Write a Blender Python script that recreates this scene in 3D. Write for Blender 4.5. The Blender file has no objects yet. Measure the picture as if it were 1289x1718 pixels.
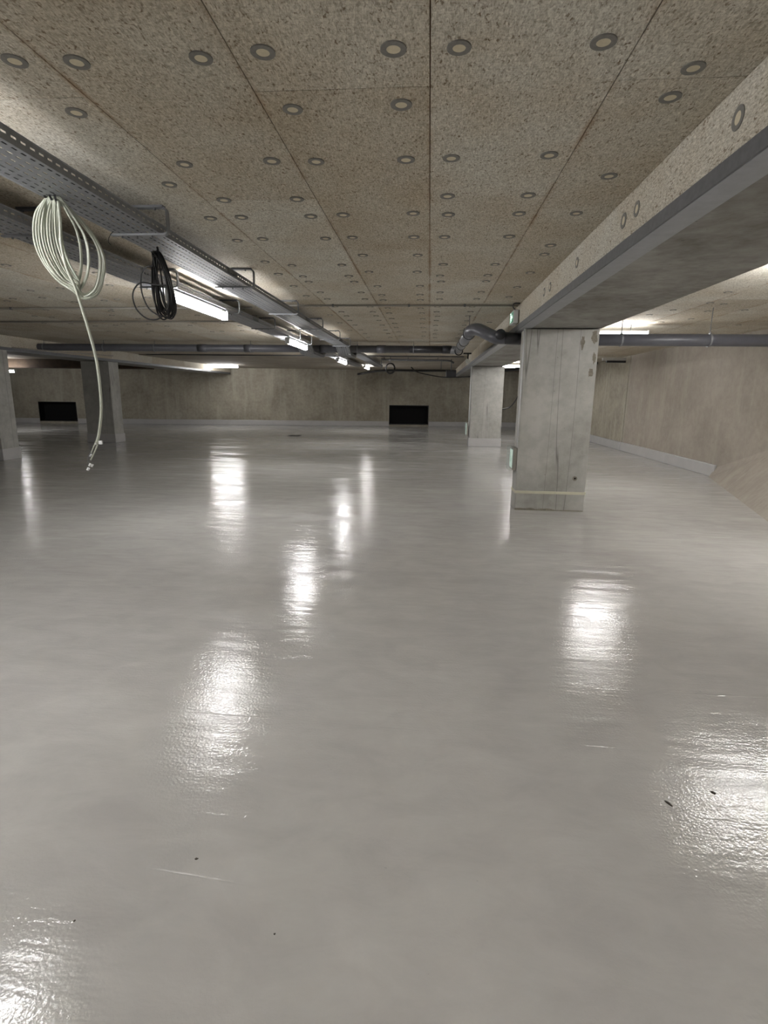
import bpy, bmesh, math, random
from mathutils import Vector, Matrix, noise as mnoise
random.seed(7)
C = bpy.context.scene.collection

# ------------------------------------------------------------------ camera
FPX = 903.92
TILT, YAW, ROLL = 0.214949, 0.0796564, 0.0127322
CAMZ = 1.5
cy, sy = math.cos(YAW), math.sin(YAW)
Fv = Vector((-sy*math.cos(TILT), cy*math.cos(TILT), -math.sin(TILT)))
Rv = Vector((cy, sy, 0)); Uv = Rv.cross(Fv)
R2 = Rv*math.cos(ROLL) + Uv*math.sin(ROLL)
U2 = -Rv*math.sin(ROLL) + Uv*math.cos(ROLL)
cam_d = bpy.data.cameras.new('camera'); cam = bpy.data.objects.new('camera', cam_d); C.objects.link(cam)
cam.matrix_world = Matrix(((R2.x, U2.x, -Fv.x, 0), (R2.y, U2.y, -Fv.y, 0), (R2.z, U2.z, -Fv.z, CAMZ), (0, 0, 0, 1)))
cam_d.sensor_fit = 'VERTICAL'; cam_d.sensor_height = 36.0; cam_d.lens = FPX*36.0/1718.0
cam_d.clip_start = 0.05; cam_d.clip_end = 200
bpy.context.scene.camera = cam

# ------------------------------------------------------------------ world, exposure
sc = bpy.context.scene
w = bpy.data.worlds.new('world'); sc.world = w; w.use_nodes = True
w.node_tree.nodes['Background'].inputs[0].default_value = (0.5, 0.5, 0.5, 1)
w.node_tree.nodes['Background'].inputs[1].default_value = 0.05
sc.view_settings.view_transform = 'Standard'; sc.view_settings.look = 'None'
sc.view_settings.gamma = 1.0; sc.view_settings.use_curve_mapping = False
sc.view_settings.exposure = 1.10
LAMP = 42.0                      # radiance of the lit tubes

def at(x, y, Y):                 # a point of the photograph on the upright plane at distance Y
    d = Fv + R2*((x-644.5)/FPX) - U2*((y-859)/FPX)
    return Vector((0, 0, CAMZ)) + d*(Y/d.y)
def atz(x, y, z):
    d = Fv + R2*((x-644.5)/FPX) - U2*((y-859)/FPX)
    return Vector((0, 0, CAMZ)) + d*((z-CAMZ)/d.z)

HC = 2.65        # ceiling
HB = 2.34        # underside of the concrete beams

# ------------------------------------------------------------------ materials
def srgb(r, g, b):
    f = lambda c: (c/255/12.92) if c/255 <= .04045 else ((c/255+.055)/1.055)**2.4
    return (f(r), f(g), f(b), 1)
class NT:
    def __init__(s, name):
        s.m = bpy.data.materials.new(name); s.m.use_nodes = True
        s.t = s.m.node_tree; s.n = s.t.nodes; s.l = s.t.links
        s.b = s.n['Principled BSDF']
    def new(s, typ, **kw):
        nd = s.n.new(typ)
        for k, v in kw.items(): setattr(nd, k, v)
        return nd
    def link(s, a, b): s.l.new(a, b)
    def coord(s, scale=(1, 1, 1), kind='Object'):
        tc = s.new('ShaderNodeTexCoord'); mp = s.new('ShaderNodeMapping')
        mp.inputs['Scale'].default_value = scale
        s.link(tc.outputs[kind], mp.inputs['Vector']); return mp.outputs['Vector']
    def noise(s, scale, vec, detail=4, rough=.55, dist=0.0):
        nd = s.new('ShaderNodeTexNoise'); nd.inputs['Scale'].default_value = scale
        nd.inputs['Detail'].default_value = detail; nd.inputs['Roughness'].default_value = rough
        nd.inputs['Distortion'].default_value = dist
        s.link(vec, nd.inputs['Vector']); return nd.outputs['Fac']
    def ramp(s, fac, stops):
        r = s.new('ShaderNodeValToRGB'); e = r.color_ramp.elements
        while len(e) < len(stops): e.new(.5)
        for el, (p, c) in zip(e, stops):
            el.position = p; el.color = c if len(c) == 4 else (*c, 1)
        s.link(fac, r.inputs['Fac']); return r.outputs['Color']
    def mix(s, fac, a, b, mode='MIX'):
        m = s.new('ShaderNodeMix'); m.data_type = 'RGBA'; m.blend_type = mode
        if hasattr(fac, 'node'): s.link(fac, m.inputs[0])
        else: m.inputs[0].default_value = fac
        for v, i in ((a, 6), (b, 7)):
            if hasattr(v, 'node'): s.link(v, m.inputs[i])
            else: m.inputs[i].default_value = v
        return m.outputs[2]
    def math(s, op, a, b=None, clamp=False):
        m = s.new('ShaderNodeMath', operation=op); m.use_clamp = clamp
        for v, i in ((a, 0), (b, 1)):
            if v is None: continue
            if hasattr(v, 'node'): s.link(v, m.inputs[i])
            else: m.inputs[i].default_value = v
        return m.outputs[0]
    def bump(s, h, strength, dist, prev=None):
        b = s.new('ShaderNodeBump'); b.inputs['Strength'].default_value = strength; b.inputs['Distance'].default_value = dist
        s.link(h, b.inputs['Height'])
        if prev: s.link(prev, b.inputs['Normal'])
        return b.outputs['Normal']
    def out(s, col=None, rough=None, normal=None, metal=None, spec=None):
        for v, k in ((col, 'Base Color'), (rough, 'Roughness'), (metal, 'Metallic'), (spec, 'Specular IOR Level')):
            if v is None: continue
            if hasattr(v, 'node'): s.link(v, s.b.inputs[k])
            else: s.b.inputs[k].default_value = v
        if normal: s.link(normal, s.b.inputs['Normal'])
        return s.m
def g(v): return (v, v, v, 1)

def mat_simple(name, col, rough=.5, metal=0.0, var=.12, scale=12, bump=0.0):
    t = NT(name); v = t.coord()
    n = t.noise(scale, v, 5, .6)
    c2 = tuple(min(1, x*(1+var)) for x in col[:3])+(1,); c1 = tuple(x*(1-var) for x in col[:3])+(1,)
    c = t.ramp(n, [(.3, c1), (.7, c2)])
    nb = t.bump(n, bump, .002) if bump else None
    return t.out(c, rough, nb, metal)

def mat_fibre():
    t = NT('wood_wool_board'); v = t.coord()
    # fine curly strands, mostly lengthwise, with small dark flecks between them
    a = t.noise(150, t.coord((1, .30, 1)), 3, .6, .9)
    b = t.noise(120, t.coord((.35, 1, 1)), 3, .6, .9)
    st = t.math('ADD', t.math('MULTIPLY', a, .68), t.math('MULTIPLY', b, .32))
    fleck = t.noise(95, t.coord((1, .5, 1)), 2, .55, .5)
    cl = t.noise(2.2, v, 4, .55); med = t.noise(14, v, 3, .6)
    strand = t.ramp(st, [(.36, srgb(164, 159, 147)), (.50, srgb(201, 198, 187)), (.64, srgb(232, 230, 220))])
    pf = t.math('MULTIPLY', t.ramp(fleck, [(.33, g(1)), (.43, g(0))]), t.ramp(med, [(.35, g(.9)), (.65, g(.3))]))
    c = t.mix(pf, strand, srgb(112, 94, 72))
    c = t.mix(.5, c, t.ramp(cl, [(.35, srgb(232, 220, 204)), (.62, srgb(254, 253, 251))]), 'MULTIPLY')
    # rusty bleed along the long seams
    sx = t.new('ShaderNodeSeparateXYZ'); t.link(v, sx.inputs[0])
    fx = t.math('FRACT', t.math('ADD', t.math('DIVIDE', sx.outputs[0], .68602), 40.0476))
    dx = t.math('ABSOLUTE', t.math('SUBTRACT', t.math('ABSOLUTE', t.math('SUBTRACT', fx, .5)), .5))
    bl = t.math('MULTIPLY', t.ramp(dx, [(0, g(1)), (.035, g(0))]), t.ramp(t.noise(3.2, v, 3, .6), [(.42, g(0)), (.66, g(.75))]))
    c = t.mix(bl, c, srgb(150, 118, 84))
    geo = t.new('ShaderNodeNewGeometry')
    isl = t.ramp(geo.outputs['Random Per Island'], [(0, srgb(236, 230, 222)), (1, g(1.0))])
    c = t.mix(1, c, isl, 'MULTIPLY')
    h = t.math('SUBTRACT', st, t.math('MULTIPLY', pf, .4))
    nb = t.bump(h, .45, .003)
    return t.out(c, .95, nb, spec=.15)

def mat_concrete(name, dark, light, streak=0.0, lines=0.0, rough=.8, drip=None):
    t = NT(name); v = t.coord()
    n1 = t.noise(1.1, v, 6, .62, .4); n2 = t.noise(9, v, 5, .6); n3 = t.noise(60, v, 3, .6)
    m = t.math('ADD', t.math('MULTIPLY', n1, .62), t.math('MULTIPLY', n2, .38))
    c = t.ramp(m, [(.36, dark), (.62, light)])
    if streak:
        s = t.noise(2.6, t.coord((1, 1, .10)), 5, .65, .2)
        c = t.mix(t.math('MULTIPLY', t.ramp(s, [(.52, g(0)), (.70, g(1))]), streak), c, drip or light)
    if lines:
        l = t.noise(3.0, t.coord((1, 1, .03)), 2, .5)
        l = t.math('ABSOLUTE', t.math('SUBTRACT', l, .5))
        lf = t.math('MULTIPLY', t.ramp(l, [(0.0, g(1)), (.006, g(0))]), lines)
        c = t.mix(lf, c, tuple(x*.35 for x in dark[:3])+(1,))
    pit = t.ramp(t.noise(24, v, 2, .5), [(.24, g(1)), (.28, g(0))])
    c = t.mix(t.math('MULTIPLY', pit, .6), c, tuple(x*.45 for x in dark[:3])+(1,))
    h = t.math('ADD', t.math('MULTIPLY', n3, .3), n2)
    return t.out(c, rough, t.bump(h, .35, .004))

def mat_floor():
    t = NT('floor_resin'); v = t.coord()
    n1 = t.noise(.55, v, 6, .6, .6); n2 = t.noise(3.2, t.coord((1, 1.8, 1)), 6, .65, .5)
    m = t.math('ADD', t.math('MULTIPLY', n1, .6), t.math('MULTIPLY', n2, .4))
    c = t.ramp(m, [(.34, srgb(177, 175, 172)), (.64, srgb(199, 198, 194))])
    sp = t.ramp(t.noise(38, v, 2, .5), [(.215, g(1)), (.235, g(0))])
    c = t.mix(t.math('MULTIPLY', sp, .25), c, srgb(140, 138, 136))
    # resin gloss: patches where the roller left it duller
    r1 = t.ramp(t.noise(1.6, t.coord((.45, 1.8, 1)), 5, .62, .4), [(.36, g(.05)), (.50, g(.11)), (.66, g(.24))])
    nf = t.noise(85, v, 2, .5); nl = t.noise(2.6, t.coord((.5, 1.7, 1)), 4, .55)
    mk = t.ramp(t.noise(1.3, v, 3, .6), [(.36, g(.35)), (.60, g(1))])    # orange peel is stronger in places
    rg = t.noise(.7, t.coord((.12, 1.3, 1)), 1, .4)                      # roller laps: long fine ridges across the hall
    ridge = t.ramp(t.math('ABSOLUTE', t.math('SUBTRACT', t.math('FRACT', t.math('MULTIPLY', rg, 5)), .5)), [(0, g(1)), (.010, g(0))])
    ridge = t.math('MULTIPLY', ridge, t.ramp(t.noise(1.7, v, 2, .5), [(.48, g(0)), (.6, g(1))]))
    n6 = t.noise(9, t.coord((.30, 1.5, 1)), 3, .55)
    h1 = t.bump(n6, .8, .0022, t.bump(nl, .5, .013))
    h2 = t.bump(ridge, .5, .0014, h1)
    h3 = t.bump(t.math('MULTIPLY', nf, mk), 1.0, .00135, h2)
    t.b.inputs['IOR'].default_value = 1.46
    return t.out(c, r1, h3)

M = {}
M['fibre'] = mat_fibre()
M['joint'] = mat_simple('joint_stain', srgb(96, 66, 40), .95, var=.3, scale=20)
M['floor'] = mat_floor()
M['wall'] = mat_concrete('rendered_wall', srgb(138, 132, 118), srgb(172, 166, 150), streak=.55, drip=srgb(190, 186, 172), rough=.75)
M['wall_r'] = mat_concrete('rendered_wall_beige', srgb(146, 138, 127), srgb(166, 158, 147), streak=.5, drip=srgb(178, 173, 160), rough=.75)
M['conc'] = mat_concrete('column_concrete', srgb(150, 149, 142), srgb(182, 181, 175), streak=.3, lines=.75, drip=srgb(196, 195, 190), rough=.7)
M['beam'] = mat_concrete('beam_concrete', srgb(108, 104, 97), srgb(158, 157, 152), rough=.65)
M['soffit'] = mat_concrete('bare_soffit', srgb(140, 132, 118), srgb(168, 160, 146), rough=.85)
M['paint'] = mat_simple('upstand_paint', srgb(188, 187, 186), .25, var=.05, scale=4, bump=.1)
M['galv'] = mat_simple('galvanised_steel', srgb(128, 130, 133), .5, .25, .12, 30)
M['galv_d'] = mat_simple('dark_steel', srgb(100, 101, 103), .5, .3, .15, 30)
M['profile'] = mat_simple('edge_profile_steel', srgb(160, 163, 168), .45, .25, .08, 14)
M['pvc'] = mat_simple('grey_pvc', srgb(88, 89, 95), .35, 0, .10, 9)
M['pvc_l'] = mat_simple('light_grey_pvc', srgb(128, 129, 132), .35, 0, .08, 9)
M['pvc_d'] = mat_simple('black_pvc', srgb(46, 46, 50), .4, 0, .12, 9)
M['black'] = mat_simple('black_rubber', srgb(14, 14, 15), .35, 0, .15, 20)
M['void'] = mat_simple('hole_shade', srgb(6, 6, 6), .9, 0, .1, 8)  # black painted in for the shade inside the wall openings and bolt hole
M['cable'] = mat_simple('white_cable', srgb(170, 174, 160), .38, 0, .05, 30)
M['ring'] = mat_simple('grey_washer', srgb(122, 120, 114), .7, 0, .15, 60)
M['cap'] = mat_simple('pale_cap', srgb(206, 196, 170), .7, 0, .06, 60)
M['tape'] = mat_simple('masking_tape', srgb(202, 200, 178), .7, 0, .06, 10)
M['rust'] = mat_simple('stain_crust', srgb(128, 123, 110), .9, 0, .25, 40)
M['lampbody'] = mat_simple('lamp_body', srgb(205, 206, 206), .4, 0, .04, 10)
M['conduit'] = mat_simple('grey_conduit', srgb(140, 136, 128), .5, 0, .1, 10)
M['debris'] = mat_simple('dark_debris', srgb(70, 66, 60), .8, 0, .25, 90)
M['form'] = mat_simple('brown_timber', srgb(70, 56, 42), .8, 0, .3, 6)
def mat_emit(name, col, s):
    t = NT(name); t.b.inputs['Base Color'].default_value = col
    t.b.inputs['Emission Color'].default_value = col; t.b.inputs['Emission Strength'].default_value = s
    return t.m
M['tube'] = mat_emit('lit_diffuser', (1.0, .985, .985, 1), LAMP)
M['green'] = mat_emit('exit_green', srgb(84, 128, 104), .25)
M['signwhite'] = mat_emit('sign_white', (.85, 1, .92, 1), 1.3)
M['pale'] = mat_emit('sign_pale', srgb(176, 196, 184), .35)
def mat_clear():
    t = NT('clear_plastic'); t.b.inputs['Base Color'].default_value = (.8, .86, .83, 1)
    t.b.inputs['Alpha'].default_value = .28; t.b.inputs['Roughness'].default_value = .08
    return t.m
M['clear'] = mat_clear()

# ------------------------------------------------------------------ mesh helpers
def box(bm, x0, x1, y0, y1, z0, z1):
    vs = [bm.verts.new((x, y, z)) for x in (x0, x1) for y in (y0, y1) for z in (z0, z1)]
    for f in ((0, 1, 3, 2), (4, 6, 7, 5), (0, 4, 5, 1), (2, 3, 7, 6), (0, 2, 6, 4), (1, 5, 7, 3)):
        bm.faces.new([vs[i] for i in f])
def cyl(bm, a, b, r, n=16, r2=None, cap=True):
    a = Vector(a); b = Vector(b); d = (b-a).normalized()
    u = d.orthogonal().normalized(); v = d.cross(u); r2 = r if r2 is None else r2
    A = [bm.verts.new(a+(u*math.cos(t)+v*math.sin(t))*r) for t in [2*math.pi*i/n for i in range(n)]]
    B = [bm.verts.new(b+(u*math.cos(t)+v*math.sin(t))*r2) for t in [2*math.pi*i/n for i in range(n)]]
    for i in range(n): bm.faces.new((A[i], A[(i+1) % n], B[(i+1) % n], B[i]))
    if cap: bm.faces.new(A[::-1]); bm.faces.new(B)
def tube(bm, pts, r, n=8, rr=None):
    pts = [Vector(p) for p in pts]; rings = []; up = None
    for i, p in enumerate(pts):
        d = (pts[min(i+1, len(pts)-1)]-pts[max(i-1, 0)]).normalized()
        u = d.orthogonal().normalized() if up is None else (up-d*up.dot(d)).normalized()
        up = u; v = d.cross(u); rad = rr[i] if rr else r
        rings.append([bm.verts.new(p+(u*math.cos(t)+v*math.sin(t))*rad) for t in [2*math.pi*k/n for k in range(n)]])
    for A, B in zip(rings, rings[1:]):
        for k in range(n): bm.faces.new((A[k], A[(k+1) % n], B[(k+1) % n], B[k]))
    bm.faces.new(rings[0][::-1]); bm.faces.new(rings[-1])
def ringd(bm, c, axis, ri, ro, h, n=24):   # flat ring (annulus with thickness)
    c = Vector(c); d = Vector(axis).normalized(); u = d.orthogonal().normalized(); v = d.cross(u)
    L = []
    for (r, z) in ((ri, 0), (ro, 0), (ro, h), (ri, h)):
        L.append([bm.verts.new(c+d*z+(u*math.cos(t)+v*math.sin(t))*r) for t in [2*math.pi*k/n for k in range(n)]])
    for a in range(4):
        A, B = L[a], L[(a+1) % 4]
        for k in range(n): bm.faces.new((A[k], A[(k+1) % n], B[(k+1) % n], B[k]))
def smooth_pts(pts, n=8):                    # Catmull-Rom through the points
    P = [Vector(p) for p in pts]; P = [P[0]*2-P[1]]+P+[P[-1]*2-P[-2]]; out = []
    for i in range(1, len(P)-2):
        for k in range(n):
            t = k/n; a, b, c, d = P[i-1], P[i], P[i+1], P[i+2]
            out.append(.5*((2*b)+(-a+c)*t+(2*a-5*b+4*c-d)*t*t+(-a+3*b-3*c+d)*t**3))
    out.append(P[-2]); return out
def obj(name, bm, mat, parent=None, smooth=False, bevel=0.0):
    bmesh.ops.recalc_face_normals(bm, faces=bm.faces)
    me = bpy.data.meshes.new(name); bm.to_mesh(me); bm.free()
    me.materials.append(M[mat] if isinstance(mat, str) else mat)
    if smooth:
        for p in me.polygons: p.use_smooth = True
    o = bpy.data.objects.new(name, me); C.objects.link(o)
    if parent is not None:
        o.parent = parent
        o.matrix_parent_inverse = parent.matrix_basis.inverted()
    if bevel:
        b = o.modifiers.new('bevel', 'BEVEL'); b.width = bevel; b.segments = 2; b.limit_method = 'ANGLE'
    return o
def tag(o, label, cat, group=None, kind=None):
    o['label'] = label; o['category'] = cat
    if group: o['group'] = group
    if kind: o['kind'] = kind
    return o
def thing(name, label, cat, loc, group=None):
    o = bpy.data.objects.new(name, None); C.objects.link(o); o.location = loc
    o.empty_display_size = .1
    return tag(o, label, cat, group)
def struct(name, bm, mat, parent=None, **kw):
    o = obj(name, bm, mat, parent, **kw)
    if parent is None: o['kind'] = 'structure'
    return o
def dup(root, loc, label=None, group=None, rotz=None):
    r = root.copy(); C.objects.link(r); r.location = loc
    if rotz is not None: r.rotation_euler = (0, 0, rotz)
    if label: r['label'] = label
    if group: r['group'] = group
    for ch in list(root.children):
        c = ch.copy(); C.objects.link(c); c.parent = r; c.matrix_parent_inverse = ch.matrix_parent_inverse
        for gch in ch.children:
            d = gch.copy(); C.objects.link(d); d.parent = c; d.matrix_parent_inverse = gch.matrix_parent_inverse
    return r
def B(): return bmesh.new()

# ------------------------------------------------------------------ room shell
XL, XR, YN, YF = -24.0, 5.6, -8.0, 17.0
bm = B(); box(bm, XL-.5, 9, YN-.5, 32, -.2, 0); struct('floor', bm, 'floor')

PW, PX0, PZ0, PH = .68602, -.0327, 2.3598, 1.18445     # panel width, first seam, first joint, half length
bm = B()
c0 = math.floor((XL-PX0)/PW); c1 = math.ceil((XR-PX0)/PW)
GAP = .0022
for c in range(c0, c1+1):
    x0 = PX0+c*PW; x1 = x0+PW
    off = 1 if c % 2 == 0 else 0
    k = -6
    while True:
        y0 = PZ0+PH*(2*k+off); y1 = y0+2*PH; k += 1
        if y0 > YF: break
        if y1 < YN: continue
        ya, yb = max(y0, YN), min(y1, YF)
        segs = [(ya, yb)] if not (ya < 12.55 < yb) else [(ya, 12.55), (12.55, yb)]
        for (a, b_) in segs:
            if b_-a < .05: continue
            xa, xb = max(x0, XL), min(x1, XR+.05)
            if xb-xa < .02: continue
            box(bm, xa+GAP, xb-GAP, a+GAP, b_-GAP, HC, HC+.03)
ceil = struct('ceiling', bm, 'fibre')
bm = B(); box(bm, XL-.5, 9, YN-.5, YF, HC+.012, HC+.3); struct('ceiling_slab', bm, 'joint')
bm = B(); box(bm, XL-.5, 9, YF, 32, HC-.03, HC+.3); struct('ceiling_far', bm, 'soffit')

# far wall runs slightly askew; two low openings in it
W0 = Vector((-17.0, 24.1, 0)); WD = (Vector((1.8, 26.9, 0))-W0).normalized(); WN = Vector((WD.y, -WD.x, 0))  # WN faces the camera
def wpt(u, d, z): return W0+WD*u+WN*d+Vector((0, 0, z))
def wbox(bm, u0, u1, d0, d1, z0, z1):
    vs = [bm.verts.new(wpt(u, d, z)) for u in (u0, u1) for d in (d0, d1) for z in (z0, z1)]
    for f in ((0, 1, 3, 2), (4, 6, 7, 5), (0, 4, 5, 1), (2, 3, 7, 6), (0, 2, 6, 4), (1, 5, 7, 3)):
        bm.faces.new([vs[i] for i in f])
def wu(px):                       # distance along the far wall seen at pixel column px (near the floor)
    d = Fv + R2*((px-644.5)/FPX) - U2*((700-859)/FPX)
    n = WN; o = Vector((0, 0, CAMZ)); t = (W0-o).dot(n)/d.dot(n)
    return (o+d*t-W0).dot(WD)
ops = [(wu(67), wu(130), .10, .98), (wu(653), wu(719), .08, 1.0)]
ULO, UHI = -9, wu(995)+4
bm = B(); u = ULO
for (a, b_, z0, z1) in ops:
    wbox(bm, u, a, -.4, 0, 0, HC); wbox(bm, a, b_, -.4, 0, z1, HC); wbox(bm, a, b_, -.4, 0, 0, z0); u = b_
wbox(bm, u, UHI, -.4, 0, 0, HC)
struct('wall_back', bm, 'wall')
for i, (a, b_, z0, z1) in enumerate(ops):
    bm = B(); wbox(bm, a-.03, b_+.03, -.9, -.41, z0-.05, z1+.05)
    o = struct('window_%d' % (i+1), bm, 'void')  # black block stands in for the darkness deep in the opening
    bm = B(); t = .03
    wbox(bm, a, a+t, -.4, .012, z0, z1); wbox(bm, b_-t, b_, -.4, .012, z0, z1); wbox(bm, a+t, b_-t, -.4, .012, z1-t, z1); wbox(bm, a+t, b_-t, -.4, .012, z0, z0+t)
    obj('window_frame', bm, 'black', o)
bm = B(); u = ULO
for (a, b_, z0, z1) in ops: wbox(bm, u, a-.01, 0, .03, 0, .23); u = b_+.01
wbox(bm, u, UHI-1, 0, .03, 0, .23)
struct('baseboard_back', bm, 'paint', bevel=.01)
bm = B(); box(bm, XL-.4, XL, YN-.4, 26, 0, HC); struct('wall_left', bm, 'wall')
bm = B(); box(bm, XL, 9, YN-.4, YN, 0, HC); struct('wall_front', bm, 'wall')
bm = B(); box(bm, XR, XR+.3, YN, 16.2, 0, HC); struct('wall_right', bm, 'wall_r')
bm = B(); box(bm, XR-.02, XR+.3, 16.2, 29, 0, HC); struct('wall_right_far', bm, 'wall')
bm = B(); box(bm, XR-.05, XR-.001, 10.9, 16.19, 0, .24); box(bm, XR-.07, XR-.021, 16.19, 27, 0, .24); struct('baseboard_right', bm, 'paint', bevel=.012)
# sloping render bank at the foot of the right wall
bm = B()
A = [Vector((5.50, 10.95, 0)), Vector((4.28, 6.96, 0)), Vector((3.5, 4.3, 0)), Vector((3.5, -1, 0))]
Tt = [Vector((5.61, 10.95, .20)), Vector((5.61, 6.96, 1.5)), Vector((5.61, 4.3, 1.9)), Vector((5.61, -1, 1.9))]
Bt = [Vector((5.61, p.y, 0)) for p in Tt]
va = [bm.verts.new(p) for p in A]; vt = [bm.verts.new(p) for p in Tt]; vb = [bm.verts.new(p) for p in Bt]
for i in range(3):
    bm.faces.new((va[i], va[i+1], vt[i+1], vt[i])); bm.faces.new((vt[i], vt[i+1], vb[i+1], vb[i])); bm.faces.new((va[i], vb[i], vb[i+1], va[i+1]))
bm.faces.new((va[0], vt[0], vb[0])); bm.faces.new((va[3], vb[3], vt[3]))
struct('trim_1', bm, 'wall_r')

# ------------------------------------------------------------------ beams
def beam(label, x0, x1, y0, y1, edge_side, clad=True):
    t = thing('concrete_beam', label, 'beam', ((x0+x1)/2, (y0+y1)/2, HB))
    bm = B(); box(bm, x0+.03, x1, y0, y1, HB, HC+.02); obj('concrete_core', bm, 'beam', t, bevel=.008)
    s = x0
    bm = B(); y = y0
    lens = [3.62-y0]+[2.37]*12; 
    for L in lens:
        if y >= y1: break
        e = min(y+L, y1); box(bm, s, s+.029, y+.002, e-.002, HB+.055, HC-.002); y = e
    obj('side_panel', bm, 'fibre', t)
    bm = B(); box(bm, s-.012, s-.001, y0, y1, HB-.006, HB+.06); obj('edge_lip', bm, 'galv_d', t)
    bm = B(); box(bm, s-.001, s+.13, y0, y1, HB-.008, HB-.001); obj('edge_strip', bm, 'profile', t)
    return t
bR = beam('wide concrete ceiling beam over the near column with boarded side', 1.12, 2.13, YN+.1, 25.6, -1)
# wall plugs on the beam side
def plug_bms():
    a = B(); ringd(a, (0, 0, 0), (0, 0, 1), .0235, .043, .005)
    b_ = B(); cyl(b_, (0, 0, .001), (0, 0, .004), .0237, 20)
    return a, b_
_a, _b = plug_bms()
plug0 = thing('ceiling_plug', 'x', 'plug', (0, 0, 0))
obj('washer', _a, 'ring', plug0); obj('cap', _b, 'cap', plug0)
plug_count = 0
def place_plug(x, y, label, group, first=[True], rot=None, z=HC-.0045):
    global plug_count
    plug_count += 1
    if first[0]: o = plug0; first[0] = False
    else: o = dup(plug0, (0, 0, 0))
    o.location = (x, y, z); o['label'] = label; o['group'] = group; o['category'] = 'plug'
    o.rotation_euler = rot or (0, 0, 0)
    s = random.uniform(.94, 1.05); o.scale = (s, s, 1)
    return o
for i, y in enumerate((2.38, 3.39, 3.60, 4.64, 5.61, 5.88, 8.15)):
    nm = ['nearest the camera', 'before the board joint', 'past the board joint', 'alone mid board', 'nearer of the pair before the exit sign',
          'farther of the pair before the exit sign', 'just beyond the exit sign'][i]
    place_plug(1.1165, y, 'grey anchor washer on the right beam side, '+nm, 'anchor washers on the beam side', rot=(0, math.pi/2, 0), z=2.525)

# ceiling plugs (measured rows, then the same rhythm further off)
even = [2.12, 3.0, 3.53, 3.86, 4.37, 5.24, 5.71, 5.98, 6.58, 7.03, 7.62, 8.08, 8.5, 9.0, 9.6, 10.3, 10.9, 11.6]
odd = [2.12, 2.49, 3.0, 3.83, 4.37, 4.89, 5.53, 6.23, 6.75, 7.1, 7.75, 8.2, 8.8, 9.35, 9.9, 10.6, 11.3]
strip = {-3: 'beside the near cable tray', -2: 'two strips left of the middle seam', -1: 'just left of the middle seam',
         0: 'just right of the middle seam', 1: 'in the strip along the right beam'}
ORD = ['front', 'second', 'third', 'fourth', 'fifth', 'sixth', 'seventh', 'eighth', 'ninth', 'tenth', 'eleventh', 'twelfth', 'thirteenth', 'fourteenth', 'fifteenth', 'sixteenth', 'seventeenth', 'eighteenth']
for c in range(-3, 2):
    rows = even if c % 2 == 0 else odd
    if c == 1: rows = [2.30, 2.49, 3.27, 3.87, 4.64, 4.91, 5.6, 6.3, 6.9, 9.2, 10.2]
    if c == -3: rows = [2.12, 2.48, 3.28, 3.86, 4.4, 5.1, 5.6, 6.2, 6.8, 7.6, 8.4, 9.3, 10.4]
    for i, y in enumerate(rows):
        for u in ((.16, .835) if c in (-2, -1, 0) else ((.375,) if c == 1 else (.84,))):
            x = PX0+(c+u)*PW+random.uniform(-.012, .012); yy = y+random.uniform(-.012, .012)
            side = 'left plug of the ' if u < .5 else 'right plug of the '
            if c in (1, -3): side = 'plug in the '
            place_plug(x, yy, 'grey ring '+side+ORD[i]+' row, '+strip[c], 'ceiling anchor plugs '+strip[c])
for c in range(-10, -3):
    for i, y in enumerate((4.4, 5.3, 6.1, 6.9, 7.7, 8.5, 9.5, 10.5)):
        if y < 4.2+(-4-c)*.5: continue
        for u in (.16, .84):
            place_plug(PX0+(c+u)*PW+random.uniform(-.02, .02), y+random.uniform(-.15, .15)+(.25 if c % 2 else 0),
                       'grey %s plug, %s board strip left of the trays, %s row back' % ('left' if u < .5 else 'right', ORD[-4-c].replace('front', 'first'), ORD[i]), 'ceiling anchor plugs left of the trays')
for i, (px, py) in enumerate(((1222, 490), (1192, 508), (1215, 510), (1188, 522), (1240, 545), (1130, 520), (1160, 535), (1110, 540), (1090, 528), (1250, 520))):
    p = atz(px, py, HC); place_plug(p.x, p.y, 'small grey plug in the right bay ceiling, '+['highest in the photo', 'far above the pipe clamp', 'right of the pipe clamp rod', 'left of the pipe clamp rod', 'low, over the right pipe end', 'left of the pipe clamp', 'low left of the pipe clamp', 'lowest on the left', 'leftmost', 'rightmost'][i], 'ceiling anchor plugs in the right bay')

bL = beam('long concrete ceiling beam over the left columns', 0, 1.05, YN+.1, 25.0, 1)
# mirror: its metal edge faces the middle aisle
for ch in bL.children: ch.data.transform(Matrix.Translation((-9.2, 0, 0)) @ Matrix.Scale(-1, 4, (1, 0, 0))); ch.data.flip_normals()
bL_x = -9.2
bL.location.x = -9.725
for ch in bL.children: ch.matrix_parent_inverse = bL.matrix_basis.inverted()
t = thing('cross_beam', 'dark timber-brown cross beam high up between the left beam and the left wall', 'beam', (-14, 19.7, 2.3))
bm = B(); box(bm, -23.9, -10.26, 19.4, 20.0, 2.30, HC-.04); obj('beam_core', bm, 'form', t, bevel=.01)

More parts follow.
